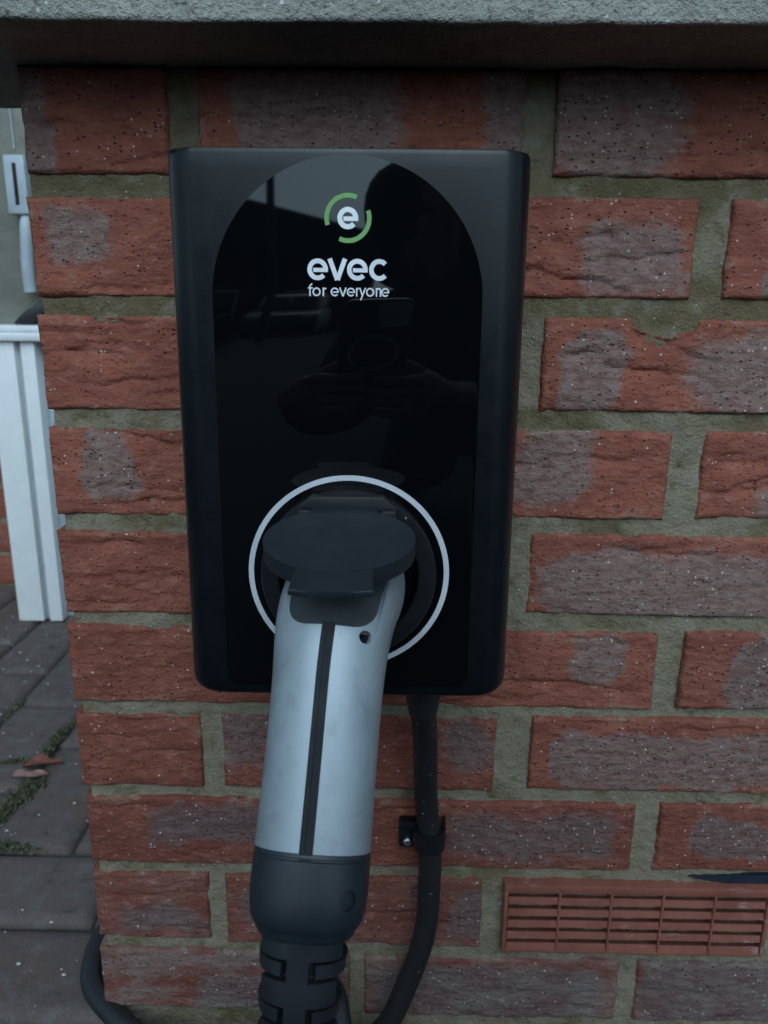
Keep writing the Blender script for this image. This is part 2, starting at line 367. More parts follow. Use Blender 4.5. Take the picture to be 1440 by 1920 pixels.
# ================================================================== BRICK WALL
wall = empty('brick_wall', (.55, .05, 0), label='low red brick wall with a concrete coping behind the black charger', cat='wall')
def brick(x0, x1, z0, z1, seed, patches=(), step=.0013, proud=0., ncr=3, tone=0., grime=0., notch=None, depth=.1025, y0=0., parent=wall, creases=()):
    L, H = x1-x0, z1-z0; nx, nz = max(6, int(L/step)), max(5, int(H/step))
    X, Z = np.meshgrid(np.linspace(x0, x1, nx+1), np.linspace(z0, z1, nz+1))
    rr = random.Random(seed)
    e = np.minimum(np.minimum(X-x0, x1-X), np.minimum(Z-z0, z1-Z))
    chip = .0020+.0022*np.clip(fbm(X*45, Z*45, seed+3, 3)+.25, 0, 1)
    h = .0010*fbm(X*18, Z*34, seed, 3)+.00085*fbm(X*100, Z*190, seed+9, 3)
    h = h-.0030*(1-np.clip(e/chip, 0, 1))**2
    big = fbm(X*22+3, Z*22, seed+60, 2)
    h = h-.0016*sstep(.25, .6, big)*(1-sstep(.0, .012, e))
    cl = list(creases)
    for k in range(ncr):
        cl.append((x0+L*rr.uniform(.1, .9), z0+H*rr.uniform(.12, .9), rr.uniform(.02, .055), rr.uniform(.0006, .0017), rr.uniform(-.12, .12)))
    for q, (cx, cz, ln, dp, sl) in enumerate(cl):
        line = cz+sl*(X-cx)+.0026*vn(X*45, X*0+q, seed+q)+.0011*vn(X*140, X*0+q, seed+q+5)
        d = Z-line; env = np.clip(1-((X-cx)/ln)**2, 0, 1)**.7
        env = env*(.7+.3*vn(X*90, X*0+2.5, seed+q+77))
        h = h-2.3*dp*env*np.where(d > 0, np.exp(-d/.0016), np.exp(d/.0065))
    h = np.maximum(h, -.0075)
    if notch:
        a, b_, c_, d_ = notch
        q = ((X-(a+b_)/2)/((b_-a)/2))**2+((Z-d_)/(d_-c_))**2+.75*fbm(X*70, Z*70, seed+8, 3)
        h = h-.011*(1-sstep(.75, 1.0, q))
        h = h-.0016*np.exp(-((q-1.35)/.35)**2)
    pt = np.zeros_like(X)
    for (a, b_, c_, d_) in patches:      # rounded rectangles, soft edge
        cx, cz, hx, hz = (a+b_)/2, (c_+d_)/2, (b_-a)/2, (d_-c_)/2; r = min(hx, hz)*rr.uniform(.45, .95)
        qx = np.maximum(abs(X-cx)-(hx-r), 0); qz = np.maximum(abs(Z-cz)-(hz-r), 0)
        dd = np.hypot(qx, qz)-r+np.minimum(np.maximum(abs(X-cx)-hx, abs(Z-cz)-hz), 0)*0
        dd = dd+.0105*fbm(X*34+7, Z*34, seed+21, 4)
        sf = rr.choice((.003, .006, .010, .014)); pt = np.maximum(pt, sstep(sf, -sf, dd)*rr.uniform(.8, 1.0))
    bd = e < 1e-9
    wx = .0009*fbm(X*60, Z*60, seed+31, 3)*bd; wz = .0010*fbm(X*60, Z*60, seed+37, 3)*bd
    V = np.stack([X+wx, y0-proud-h, Z+wz], -1).reshape(-1, 3); k = nx+1; F = []
    idx = np.arange((nx+1)*(nz+1)).reshape(nz+1, nx+1)
    F = np.stack([idx[:-1, :-1], idx[:-1, 1:], idx[1:, 1:], idx[1:, :-1]], -1).reshape(-1, 4).tolist()
    ring = list(idx[0, :])+list(idx[1:, -1])+list(idx[-1, -2::-1])+list(idx[-2:0:-1, 0]); n0 = len(V)
    back = V[ring].copy(); back[:, 1] = y0+depth; V = np.vstack([V, back]); n = len(ring)
    F += [(ring[i], n0+i, n0+(i+1) % n, ring[(i+1) % n]) for i in range(n)]; F.append(tuple(n0+i for i in range(n)))
    o = sharp(mesh('brick', V, F, M['brick'], parent, True), 60)
    me = o.data
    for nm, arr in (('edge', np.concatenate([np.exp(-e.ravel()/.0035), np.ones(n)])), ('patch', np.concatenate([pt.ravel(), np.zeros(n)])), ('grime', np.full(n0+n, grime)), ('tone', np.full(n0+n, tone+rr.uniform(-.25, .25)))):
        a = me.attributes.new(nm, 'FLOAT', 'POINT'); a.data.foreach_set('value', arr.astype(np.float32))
    return o
#   x0, x1, z0, z1, patches, dict (tone rises downwards: shading of the lower courses held in colour)
BR = [
 (.0037, .0975, .6849, .7470, [(-.02, .022, .675, .76)], dict(ncr=2, creases=[(.075, .693, .035, .0016, .10)])),
 (.1160, .3225, .6848, .7470, [(.140, .243, .68, .76), (.292, .335, .67, .76)], dict(ncr=2)),
 (.3420, .5560, .6858, .7475, [(.338, .4265, .68, .76)], dict(ncr=2, creases=[(.46, .705, .03, .0013, -.15)])),
 (.5680, .7800, .6858, .7475, [(.60, .66, .69, .74)], {}),
 (.0019, .2150, .6085, .6710, [(.0135, .058, .628, .664)], dict(ncr=1, creases=[(.05, .6145, .05, .0011, .05)])),
 (.2260, .4375, .6108, .6737, [(.362, .434, .612, .660)], dict(ncr=1, creases=[(.350, .6245, .05, .0024, -.20), (.40, .6385, .045, .0015, .12)])),
 (.4586, .6700, .6115, .6737, [(.485, .53, .60, .64)], dict(ncr=2)),
 (.6800, .8900, .6115, .6737, [(.72, .80, .63, .66)], {}),
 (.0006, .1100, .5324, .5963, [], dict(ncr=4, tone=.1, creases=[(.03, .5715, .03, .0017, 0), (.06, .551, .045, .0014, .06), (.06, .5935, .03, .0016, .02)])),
 (.1210, .3240, .5340, .5970, [(.15, .24, .545, .58)], dict(step=.004)),
 (.3430, .5600, .5354, .5982, [(.351, .397, .530, .588), (.446, .540, .532, .589)], dict(ncr=1, notch=(.402, .4445, .5845, .601), creases=[(.418, .5635, .045, .0022, -.13), (.430, .5815, .035, .0017, -.32), (.372, .574, .016, .0018, -.2)])),
 (.5720, .7850, .5354, .5982, [], {}),
 (.0001, .2140, .4563, .5197, [(.020, .066, .468, .515)], dict(ncr=1, creases=[(.075, .5125, .05, .0020, -.09), (.07, .4685, .045, .0021, .05)])),
 (.2240, .4365, .4585, .5221, [(.328, .3815, .467, .527)], dict(ncr=2)),
 (.4593, .6700, .4597, .5228, [(.502, .56, .455, .482)], dict(ncr=2, creases=[(.475, .507, .03, .0012, -.05), (.51, .489, .03, .0022, .1)])),
 (.6800, .8900, .4597, .5228, [], {}),
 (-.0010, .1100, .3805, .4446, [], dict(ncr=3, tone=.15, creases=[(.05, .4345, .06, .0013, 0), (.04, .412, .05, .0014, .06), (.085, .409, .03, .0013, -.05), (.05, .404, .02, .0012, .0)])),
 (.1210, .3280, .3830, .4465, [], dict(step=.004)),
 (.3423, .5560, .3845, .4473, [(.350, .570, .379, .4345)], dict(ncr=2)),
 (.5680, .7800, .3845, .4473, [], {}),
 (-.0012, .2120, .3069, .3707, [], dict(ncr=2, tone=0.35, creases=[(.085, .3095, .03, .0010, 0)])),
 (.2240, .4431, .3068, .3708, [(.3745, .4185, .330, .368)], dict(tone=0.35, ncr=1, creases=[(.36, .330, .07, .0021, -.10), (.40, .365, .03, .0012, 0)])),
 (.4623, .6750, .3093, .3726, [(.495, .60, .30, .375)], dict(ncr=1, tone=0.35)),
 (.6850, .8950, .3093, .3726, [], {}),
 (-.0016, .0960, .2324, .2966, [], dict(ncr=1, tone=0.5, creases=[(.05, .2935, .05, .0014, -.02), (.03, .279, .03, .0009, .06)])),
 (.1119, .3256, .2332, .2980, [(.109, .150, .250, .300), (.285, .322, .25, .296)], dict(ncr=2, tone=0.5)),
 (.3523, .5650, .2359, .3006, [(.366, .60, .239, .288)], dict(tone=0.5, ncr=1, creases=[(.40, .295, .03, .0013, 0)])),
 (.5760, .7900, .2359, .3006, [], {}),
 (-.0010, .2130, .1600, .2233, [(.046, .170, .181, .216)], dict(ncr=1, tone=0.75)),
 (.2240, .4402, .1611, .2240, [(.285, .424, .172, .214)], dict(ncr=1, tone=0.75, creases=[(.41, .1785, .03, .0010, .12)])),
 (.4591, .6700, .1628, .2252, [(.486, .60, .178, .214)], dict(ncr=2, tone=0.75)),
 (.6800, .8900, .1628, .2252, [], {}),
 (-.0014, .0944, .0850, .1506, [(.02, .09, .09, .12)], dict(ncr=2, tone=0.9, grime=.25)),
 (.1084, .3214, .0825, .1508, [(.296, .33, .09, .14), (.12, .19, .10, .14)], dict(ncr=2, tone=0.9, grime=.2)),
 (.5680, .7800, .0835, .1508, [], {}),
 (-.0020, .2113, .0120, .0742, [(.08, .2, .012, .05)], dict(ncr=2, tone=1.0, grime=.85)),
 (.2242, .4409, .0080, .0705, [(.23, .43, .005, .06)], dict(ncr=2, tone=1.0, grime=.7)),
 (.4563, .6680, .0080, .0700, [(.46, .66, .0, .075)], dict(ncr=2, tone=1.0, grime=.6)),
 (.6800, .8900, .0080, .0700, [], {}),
]
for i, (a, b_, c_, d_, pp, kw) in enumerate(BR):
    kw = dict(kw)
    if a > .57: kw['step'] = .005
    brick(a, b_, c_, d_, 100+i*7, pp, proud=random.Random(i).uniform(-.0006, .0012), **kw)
def mortar(parent, x0, x1, z0, z1, y, thick, step, seed, bricks=None):
    nx, nz = int((x1-x0)/step), int((z1-z0)/step); X, Z = np.meshgrid(np.linspace(x0, x1, nx+1), np.linspace(z0, z1, nz+1))
    Yv = y+.0019*fbm(X*16, Z*16, seed, 2)+.0018*fbm(X*70, Z*70, seed+2, 3)+.0009*fbm(X*230, Z*230, seed+4, 2)
    for q in (bricks or ()):
        ins = (X > q[0]+.005) & (X < q[1]-.005) & (Z > q[2]+.005) & (Z < q[3]-.005)
        if 'notch' in q[5]:
            nt_ = q[5]['notch']; ins &= ~((X > nt_[0]-.004) & (X < nt_[1]+.004) & (Z > nt_[2]-.006))
        Yv = np.where(ins, y+.02, Yv)
    V = np.stack([X, Yv, Z], -1).reshape(-1, 3); idx = np.arange(len(V)).reshape(nz+1, nx+1)
    F = np.stack([idx[:-1, :-1], idx[:-1, 1:], idx[1:, 1:], idx[1:, :-1]], -1).reshape(-1, 4).tolist()
    ring = list(idx[0, :])+list(idx[1:, -1])+list(idx[-1, -2::-1])+list(idx[-2:0:-1, 0]); n0 = len(V); n = len(ring)
    back = V[ring].copy(); back[:, 1] = y+thick; V = np.vstack([V, back])
    F += [(ring[i], n0+i, n0+(i+1) % n, ring[(i+1) % n]) for i in range(n)]; F.append(tuple(n0+i for i in range(n)))
    o = sharp(mesh('mortar', V, F, M['mortar'], parent), 60)
    bed = np.zeros_like(X)
    for q in (bricks or ()): bed = np.maximum(bed, ((Z > q[2]+.004) & (Z < q[3]-.004)).astype(float))
    for _ in range(5):
        bed = (bed+np.roll(bed, 2, 0)+np.roll(bed, -2, 0))/3
    ol = .62*(1-bed)+np.clip((Z-.45)*2.2, -.15, .6)+.25*fbm(X*40, Z*40, 5, 3)
    a = o.data.attributes.new('olive', 'FLOAT', 'POINT'); a.data.foreach_set('value', np.concatenate([ol.ravel(), np.zeros(n)]).astype(np.float32))
    return o
mortar(wall, .0045, .885, -.012, .7468, .0034, .096, .0022, 9, BR)
# coping stone
cop = box_bm(-.085, .895, -.079, .1195, .7478, .812, .002, 2)
bmesh.ops.subdivide_edges(cop, edges=[e for e in cop.edges if e.calc_length() > .05], cuts=40, use_grid_fill=True)
o = from_bm('coping', cop, M['concrete'], wall)
me = o.data; co = np.zeros(len(me.vertices)*3); me.vertices.foreach_get('co', co); co = co.reshape(-1, 3)
co[:, 1] += .0012*fbm(co[:, 0]*70, co[:, 2]*70, 3, 3); co[:, 2] += .0013*fbm(co[:, 0]*80, co[:, 1]*80, 8, 3)
me.vertices.foreach_set('co', co.ravel()); sharp(o, 50)

# ================================================================== AIR VENT
vx0, vx1, vz0, vz1 = .3385, .5555, .0845, .1510; yf = -.006
vent = empty('air_vent', (.447, 0, .118), label='terracotta plastic louvred air vent set in the wall at lower right', cat='air vent')
T_ = M['terracotta']
for nm, bb in (('frame_rail', (vx0, vx1, yf, .03, vz1-.0075, vz1)), ('frame_rail', (vx0, vx1, yf, .03, vz0, vz0+.0030)),
               ('frame_stile', (vx0, vx0+.0032, yf-.0006, .03, vz0+.002, vz1-.0065)), ('frame_stile', (vx1-.0032, vx1, yf-.0006, .03, vz0+.002, vz1-.0065))):
    box(nm, bb, T_, vent, .0006)
box('back_plate', (vx0+.001, vx1-.001, .026, .030, vz0+.001, vz1-.001), M['dark'], vent, 0)
ph = (vz1-.0075-vz0-.003)/5
for i in range(5):
    zt = vz1-.0075-ph*i
    for j in range(5):
        xa = vx0+.0032+(vx1-vx0-.0064)*j/5+.0008; xb = vx0+.0032+(vx1-vx0-.0064)*(j+1)/5-.0008
        dx = random.Random(i*7+j).uniform(-.0004, .0004)
        pts = [(xa, .012, zt+.0006), (xa, yf+.0012+dx, zt-ph*.46), (xa, yf+.0006+dx, zt-ph*1.02), (xa, yf+.0022+dx, zt-ph*1.02), (xa, yf+.0030+dx, zt-ph*.46), (xa, .0140, zt-.001)]
        # louvre blade: sloping top face and short front lip
        pts = [(xa, .004, zt-ph*.80), (xa, yf+.0016+dx, zt-ph*.45), (xa, yf+.0004+dx, zt-ph*.98), (xa, yf+.0020+dx, zt-ph*.98), (xa, yf+.0030+dx, zt-ph*.62), (xa, .004, zt-ph*.95)]
        sharp(from_bm('slat', prism_bm(pts, (xb-xa, 0, 0)), T_, vent))
for j in range(1, 5):
    x = vx0+.0032+(vx1-vx0-.0064)*j/5
    box('divider', (x-.0009, x+.0009, yf-.0004, .024, vz0+.0025, vz1-.007), T_, vent, .0003)
st = [(.488, .0008, .1568), (.494, .0006, .1578), (.505, .0002, .1590), (.53, .0002, .1596), (.57, .0002, .1600), (.62, .0005, .1596), (.62, .0005, .1515), (.52, .0005, .1515), (.495, .0006, .1550)]
sharp(from_bm('plastic_strip', prism_bm(st, (0, .006, 0), .0005), M['blue'], None, label='dark blue plastic strip squeezed in the joint above the air vent', cat='strip'))

# ================================================================== CHARGER
TILT = rad(1.5); PY, PZ = -.118, .46
def pan(x, z, off=0.):          # point on the slightly tilted front plane, off = distance in front
    return (x, PY+(z-PZ)*math.tan(TILT)-off*math.cos(TILT), z+off*math.sin(TILT))
CX = .2173
ch = empty('wall_charger', (CX, 0, .384), label='black wall-mounted car charger with glossy arched front panel and white logo', cat='charger')
def yfront(z): return PY+(z-PZ)*math.tan(TILT)
HX = .0952
def ch_profile():
    """half plan profile (x from centre, distance behind the front plane)"""
    pr = [(.0, .0), (.0700, .0), (.0735, .0002)]
    for t in np.linspace(0, 1, 14):
        a = t*math.pi/2; pr.append((.0790+(HX-.0790)*math.sin(a), .0004+.020*(1-math.cos(a))))
    return pr
prof = ch_profile(); half = prof+[(HX, .060), (HX+.0004, 9)]
zs = [(.3812, .0060), (.3816, .0042), (.3828, .0022), (.3852, .0006), (.389, .0)]+[(z, 0.) for z in np.linspace(.40, .672, 18)]+[(.679, .0001), (.6806, .0004), (.6813, .0009), (.6816, .0018)]
V = []; F = []
pl = [(-x, d) for x, d in half[::-1]][:-1]+half; npf = len(pl)
for z, ins in zs:
    yf_ = yfront(z)
    for x, d in pl:
        y = yf_+d+ins*.5 if d < 9 else -.004
        sx = (HX+.0004-ins)/(HX+.0004)
        cr = 0
        V.append((CX+x*sx, min(y, -.004), z))
for i in range(len(zs)-1):
    for j in range(npf-1): F.append((i*npf+j, i*npf+j+1, (i+1)*npf+j+1, (i+1)*npf+j))
    F.append((i*npf+npf-1, i*npf, (i+1)*npf, (i+1)*npf+npf-1))
F.append(tuple(range(npf))[::-1]); F.append(tuple((len(zs)-1)*npf+j for j in range(npf)))
sharp(mesh('housing', V, F, M['housing'], ch), 28)
box('back_plate', (CX-.085, CX+.085, -.0045, -.0005, .390, .674), M['housing'], ch, .001)
# glossy arch
R_ = .0706; zc_ = .6080; arch = []
for k in range(0, 61):
    a = math.pi*k/60; arch.append((CX+R_*math.cos(a), zc_+R_*math.sin(a)))
arch += [(CX-R_, .60), (CX-R_, .3925), (CX-R_+.004, .3885), (CX+R_-.004, .3885), (CX+R_, .3925), (CX+R_, .60)]
fp = sharp(from_bm('front_panel', prism_bm([pan(x, z, -.0015) for x, z in arch], Vector(pan(0, 0, .0008))-Vector(pan(0, 0, -.0015)), .0005, 2), M['gloss'], ch), 30)
groove = []
def ribbon(pts, wd, closed=False, off=.0009, th=.00025):
    """flat stroke on the panel from 2D centre line points"""
    P = np.asarray(pts, float); n = len(P)
    if closed: T = np.roll(P, -1, 0)-np.roll(P, 1, 0)
    else: T = np.gradient(P, axis=0)
    T /= np.linalg.norm(T, axis=1)[:, None]; N = np.stack([-T[:, 1], T[:, 0]], 1); V = []; F = []
    for p, q in zip(P, N):
        for sgn, o_ in ((1, off), (-1, off), (-1, off+th), (1, off+th)):
            V.append(pan(p[0]+sgn*q[0]*wd/2, p[1]+sgn*q[1]*wd/2, o_))
    rngn = n if closed else n-1
    for i in range(rngn):
        a, c = 4*i, 4*((i+1) % n)
        for k in range(4): F.append((a+k, a+(k+1) % 4, c+(k+1) % 4, c+k))
    if not closed: F += [(0, 1, 2, 3), (4*n-4, 4*n-1, 4*n-2, 4*n-3)]
    return V, F
def strokes(name, sl, mat, parent, **kw):
    V = []; F = []
    for i, s in enumerate(sl):
        v, f = ribbon(*s[:2], s[2] if len(s) > 2 else False, off=.0010+.00003*i); F += [tuple(a+len(V) for a in q) for q in f]; V += v
    return mesh(name, V, F, mat, parent, False, **kw)
def arc(cx, cz, rx, rz, a0, a1, n=40):
    return [(cx+rx*math.cos(rad(a0+(a1-a0)*i/n)), cz+rz*math.sin(rad(a0+(a1-a0)*i/n))) for i in range(n+1)]
def glyph(ch_, x0, x1, zb, xh, t):
    """strokes of a geometric lower-case letter in the box x0..x1, baseline zb, x-height xh"""
    cx, cz = (x0+x1)/2, zb+xh/2; rx, rz = (x1-x0-t)/2, (xh-t)/2
    if ch_ == 'e': return [(arc(cx, cz, rx, rz, 0, 318), t), ([(cx-rx*.55, cz-t*.12), (cx+rx+t/2, cz-t*.12)], t*.86)]
    if ch_ == 'c': return [(arc(cx, cz, rx, rz, 42, 318), t)]
    if ch_ == 'o': return [(arc(cx, cz, rx, rz, 0, 360)[:-1], t, True)]
    if ch_ == 'v': return [([(x0+t*.52, zb+xh), (cx-t*.02, zb+t*.1)], t), ([(x1-t*.52, zb+xh), (cx+t*.02, zb+t*.1)], t)]
    if ch_ == 'y': return [([(x0+t*.5, zb+xh), (cx+t*.1, zb+t*.1)], t), ([(x1-t*.5, zb+xh), (cx-(x1-x0)*.28, zb-xh*.42)], t)]
    if ch_ == 'n': return [([(x0+t/2, zb), (x0+t/2, zb+xh)], t), (arc(cx, zb+xh-rx-t/2, rx, rx, 180, 0)+[(x1-t/2, zb)], t)]
    if ch_ == 'r': return [([(x0+t/2, zb), (x0+t/2, zb+xh)], t), (arc(x1, zb+xh-(x1-x0)-t*.1, (x1-x0-t/2), (x1-x0-t/2), 175, 85, 14), t)]
    if ch_ == 'f': return [([(cx-t*.2, zb), (cx-t*.2, zb+xh*1.05)]+arc(cx-t*.2+(x1-cx), zb+xh*1.05, x1-cx, xh*.32, 180, 90, 10)[1:], t), ([(x0, zb+xh*.93), (x1, zb+xh*.93)], t)]
KX = .0424/407; xL = .1967
def cxp(p): return xL+(p-525)*KX
zE = .61775
for c_, a, b_ in (('e', 525, 627), ('v', 624, 724), ('e', 722, 825), ('c', 832, 933)):
    strokes('letter', glyph(c_, cxp(a), cxp(b_), zE, .0108, .00235), M['white_print'], fp)
zF = .6098
for c_, a, b_ in (('f', 526, 550), ('o', 549, 590), ('r', 600, 617), ('e', 640, 681), ('v', 682, 721), ('e', 721, 762), ('r', 767, 779), ('y', 782, 818), ('o', 817, 858), ('n', 866, 893), ('e', 893, 933)):
    strokes('letter', glyph(c_, cxp(a), cxp(b_), zF, .0044, .00072), M['white_print'], fp)
lx, lz = .2177, .6483
strokes('logo_arc', [(arc(lx, lz, .0109, .0109, 66, 198), .0023)], M['green_print'], fp, label='green arc of the round logo')
strokes('logo_arc', [(arc(lx, lz, .0109, .0109, -114, 20), .0023)], M['green_print'], fp, label='green arc of the round logo')
strokes('letter', glyph('e', lx-.0054, lx+.0053, lz-.0054, .0108, .0025), M['white_print'], fp)
SX, SZ = .2182, .4580
strokes('light_ring', [(arc(SX, SZ, .0554, .0554, 0, 360, 120)[:-1], .0030, True)], M['ring_print'], ch, label='thin white ring round the socket')
NRM = Vector(pan(0, 0, 1))-Vector(pan(0, 0, 0))
sc0 = Vector(pan(SX, SZ, 0))
lathe('socket', [(.0495, .0008), (.0495, .0045), (.0485, .0058), (.0420, .0066), (.0395, .0060), (.0385, .0030), (.0385, -.020), (.0, -.020)], sc0, NRM, M['socket'], ch, 96)
hz = .4985
hp = [(-.0275, -.004), (-.0275, .000), (-.0195, .0065), (.0195, .0065), (.0275, .000), (.0275, -.004)]
hb = from_bm('hinge_block', prism_bm([pan(SX-.0005+x, hz+z, .0012) for x, z in hp], NRM*.0105, .001), M['socket'], ch); sharp(hb)
for sx in (-1, 1):
    box('hinge_knuckle', (SX-.0005+sx*.0225-.0045, SX-.0005+sx*.0225+.0045, yfront(.498)-.0165, yfront(.498)-.002, .4915, .4990), M['socket'], ch, .0015)
# lid, hinged open and resting on the plug
def lid():
    r = .0376; ln = []
    cy = .0440                                     # distance of the disc centre from the hinge line
    pts = []
    for k in range(0, 73):
        a = math.radians(-90+27+(360-54)*k/72-0)
        pts.append((r*math.cos(a), cy+r*math.sin(a)))
    # start/end near the hinge side: add hinge tab
    pts = [(-.0172, .0005), (.0172, .0005)]+[p for p in pts]
    return pts
    out_ = []
    done = False
    for x, y in pts:
        if y > cy and abs(x) < .0178:
            if not done: out_ += [(.0172, cy+.0343), (.0183, cy+.0475), (.010, cy+.0487), (0, cy+.0490), (-.010, cy+.0487), (-.0183, cy+.0475), (-.0172, cy+.0343)]; done = True
            continue
        out_.append((x, y))
    return out_
A_ = Vector((SX-.0015, yfront(.5000)-.0085, .5005)); droop = rad(7.8); yawl = rad(-.3)
dirv = Vector((math.sin(yawl), -math.cos(yawl)*math.cos(droop), -math.sin(droop))).normalized()
sidev = Vector((1, 0, 0)); sidev = (sidev-dirv*sidev.dot(dirv)).normalized(); upv = sidev.cross(dirv)
if upv.z < 0: upv = -upv
lp = [A_+sidev*x+dirv*(y*.985) for x, y in lid()]
lbm = prism_bm(lp, -upv*.0085, .0005, 2)
tabp = [(.0172, .070), (.0176, .0800), (.0186, .0985), (.010, .0997), (0, .1000), (-.010, .0997), (-.0186, .0985), (-.0176, .0800), (-.0172, .070)]
tbm = prism_bm([A_+sidev*x+dirv*(y*.985)-upv*.0002 for x, y in tabp], -upv*.0028, .0006, 2)
tme = bpy.data.meshes.new('tmp'); tbm.to_mesh(tme); tbm.free(); lbm.from_mesh(tme); bpy.data.meshes.remove(tme)
sharp(from_bm('lid', lbm, M['lid'], ch, label='round charcoal socket lid hinged open on the plug'), 25)
# cable gland under the housing
lathe('cable_gland', [(.0, .022), (.0125, .022), (.0135, .02), (.0135, -.018), (.0128, -.022), (.0105, -.036), (.0095, -.041), (.0, -.041)], Vector((.2650, -.062, .379)), (0, 0, 1), M['rubber'], ch, 32)

# ================================================================== SUPPLY CABLE AND CLIP
sp_path = catmull([(.2650, -.062, .365), (.2653, -.060, .342), (.2685, -.036, .303), (.2715, -.0185, .24), (.2752, -.0165, .205), (.2762, -.0170, .165), (.2735, -.0185, .115), (.2600, -.021, .066), (.2425, -.024, .024), (.215, -.03, .0095), (.15, -.045, .0092), (.05, -.062, .0092)], 10)
tube('supply_cable', sp_path, .0090, M['dirty_rubber'], None, 20, label='black supply cable running down the brick wall from the charger', cat='cable')
clip = empty('cable_clip', (.27, 0, .2), label='black plastic clip holding the supply cable to the wall', cat='clip')
cv = []
c0 = Vector((.2752, -.0165, .2045))
for k in range(25):
    a = math.radians(200-230*k/24*1.0); cv.append((c0.x+.0112*math.cos(a), c0.y-.0112*math.sin(a)*1.0, 0))
lp_ = [(.2530, -.004, 0), (.2585, -.0045, 0), (.2640, -.009, 0), (.2650, -.0165, 0)]+[(c0.x+.0113*math.cos(rad(a)), c0.y+.0113*math.sin(rad(a)), 0) for a in range(185, 371, 12)]+[(.2868, -.006, 0), (.2868, -.001, 0)]
V = []; F = []
P_ = np.array(lp_)[:, :2]; T2 = np.gradient(P_, axis=0); T2 /= np.linalg.norm(T2, axis=1)[:, None]; N2 = np.stack([-T2[:, 1], T2[:, 0]], 1)
for p, n_ in zip(P_, N2):
    for s_, z_ in ((-.0012, .1965), (.0012, .1965), (.0012, .2120), (-.0012, .2120)): V.append((p[0]+n_[0]*s_, p[1]+n_[1]*s_, z_))
for i in range(len(P_)-1):
    for k in range(4): F.append((4*i+k, 4*i+(k+1) % 4, 4*i+4+(k+1) % 4, 4*i+4+k))
F += [(0, 1, 2, 3), tuple(4*len(P_)-4+k for k in range(4))]
sharp(mesh('strap', V, F, M['socket'], clip), 40)
box('screw_tab', (.2515, .2650, -.0095, -.0005, .1880, .2120), M['socket'], clip, .0018)
box('tab_rib', (.2520, .2680, -.0125, -.0090, .2065, .2128), M['socket'], clip, .0010)
lathe('screw', [(.0, .0032), (.0024, .0030), (.0034, .0018), (.0036, 0), (.0036, -.002)], (.2583, -.0094, .1942), (0, -1, 0), M['steel'], clip, 24)

# ================================================================== CHARGING CONNECTOR
con = empty('charging_connector', (.2175, -.118, .458), label='silver grey charging connector with dark collar plugged into the socket', cat='plug')
LEAN = rad(3.9)
# centre line in the (Y, Z) plane with half width a, half depth b, squareness n
SEC = [ # y, z, angle of travel below horizontal, a, b, n
 (-.1120, .4580, 0, .0300, .0300, 2.0), (-.1400, .4580, 0, .0300, .0300, 2.0), (-.1560, .4575, 8, .0298, .0290, 2.1), (-.1680, .4548, 24, .0290, .0272, 2.2),
 (-.1775, .4480, 42, .0280, .0256, 2.3), (-.1850, .4385, 54, .0268, .0245, 2.4), (-.1915, .4280, 59, .0260, .0240, 2.45), (-.2000, .4135, 60, .0255, .0238, 2.5),
 (-.2125, .3918, 60, .0254, .0238, 2.5), (-.2250, .3702, 60, .0256, .0240, 2.5), (-.2320, .3580, 60, .0258, .0242, 2.5), (-.2390, .3458, 61, .0257, .0240, 2.5), (-.2430, .3385, 62, .0243, .0228, 2.4), (-.2455, .3338, 63, .0212, .0202, 2.3),
 (-.2485, .3275, 66, .0204, .0192, 2.3), (-.2555, .3080, 72, .0190, .0180, 2.3), (-.2605, .2870, 78, .0174, .0168, 2.2)]
A0 = np.array(SEC); tt = np.concatenate([[0], np.cumsum(np.hypot(np.diff(A0[:, 0]), np.diff(A0[:, 1])))])
DN = catmull(np.c_[A0, tt], 14); SD = DN[:, 6]
def sec(s): return [np.interp(s, SD, DN[:, k]) for k in range(6)]
def surf(s, th, off=0.):
    """th: 0 = +x side, 90 = front (towards the viewer), 180 = -x side, 270 = rear"""
    y, z, an, a, b_, n_ = sec(s); a += off; b_ += off
    th = th+rad(2.8)*min(1., max(0., (-.150-y)/.04))
    c, si = math.cos(th), math.sin(th)
    x = a*math.copysign(abs(c)**(2/n_), c); d = b_*math.copysign(abs(si)**(2/n_), si)
    an = rad(an); fy, fz = -math.sin(an), math.cos(an)          # front normal
    sh = min(1., max(0., (-.138-y)/.05)); P = Vector((x-.0044*sh*sh*(3-2*sh), y+d*fy, z+d*fz)); P.z -= .458
    q = Vector((P.x*math.cos(LEAN)+P.z*math.sin(LEAN), P.y, -P.x*math.sin(LEAN)+P.z*math.cos(LEAN)))
    return Vector((q.x+.2188, q.y, q.z+.458))
def th_for_x(s, x, off=0.):
    y, z, an, a, b_, n_ = sec(s); r = min(1, abs(x)/(a+off)); return math.acos(r**(n_/2))
def loft(name, s0, s1, ns, mat, parent, off=0., k=72, cap=True, ang=40):
    V = []; F = []
    for i in range(ns+1):
        s = s0+(s1-s0)*i/ns
        for j in range(k): V.append(surf(s, 2*math.pi*j/k, off))
    for i in range(ns):
        for j in range(k): F.append((i*k+j, i*k+(j+1) % k, (i+1)*k+(j+1) % k, (i+1)*k+j))
    if cap: F.append(tuple(range(k))[::-1]); F.append(tuple(ns*k+j for j in range(k)))
    return sharp(mesh(name, [tuple(v) for v in V], F, mat, parent), ang)
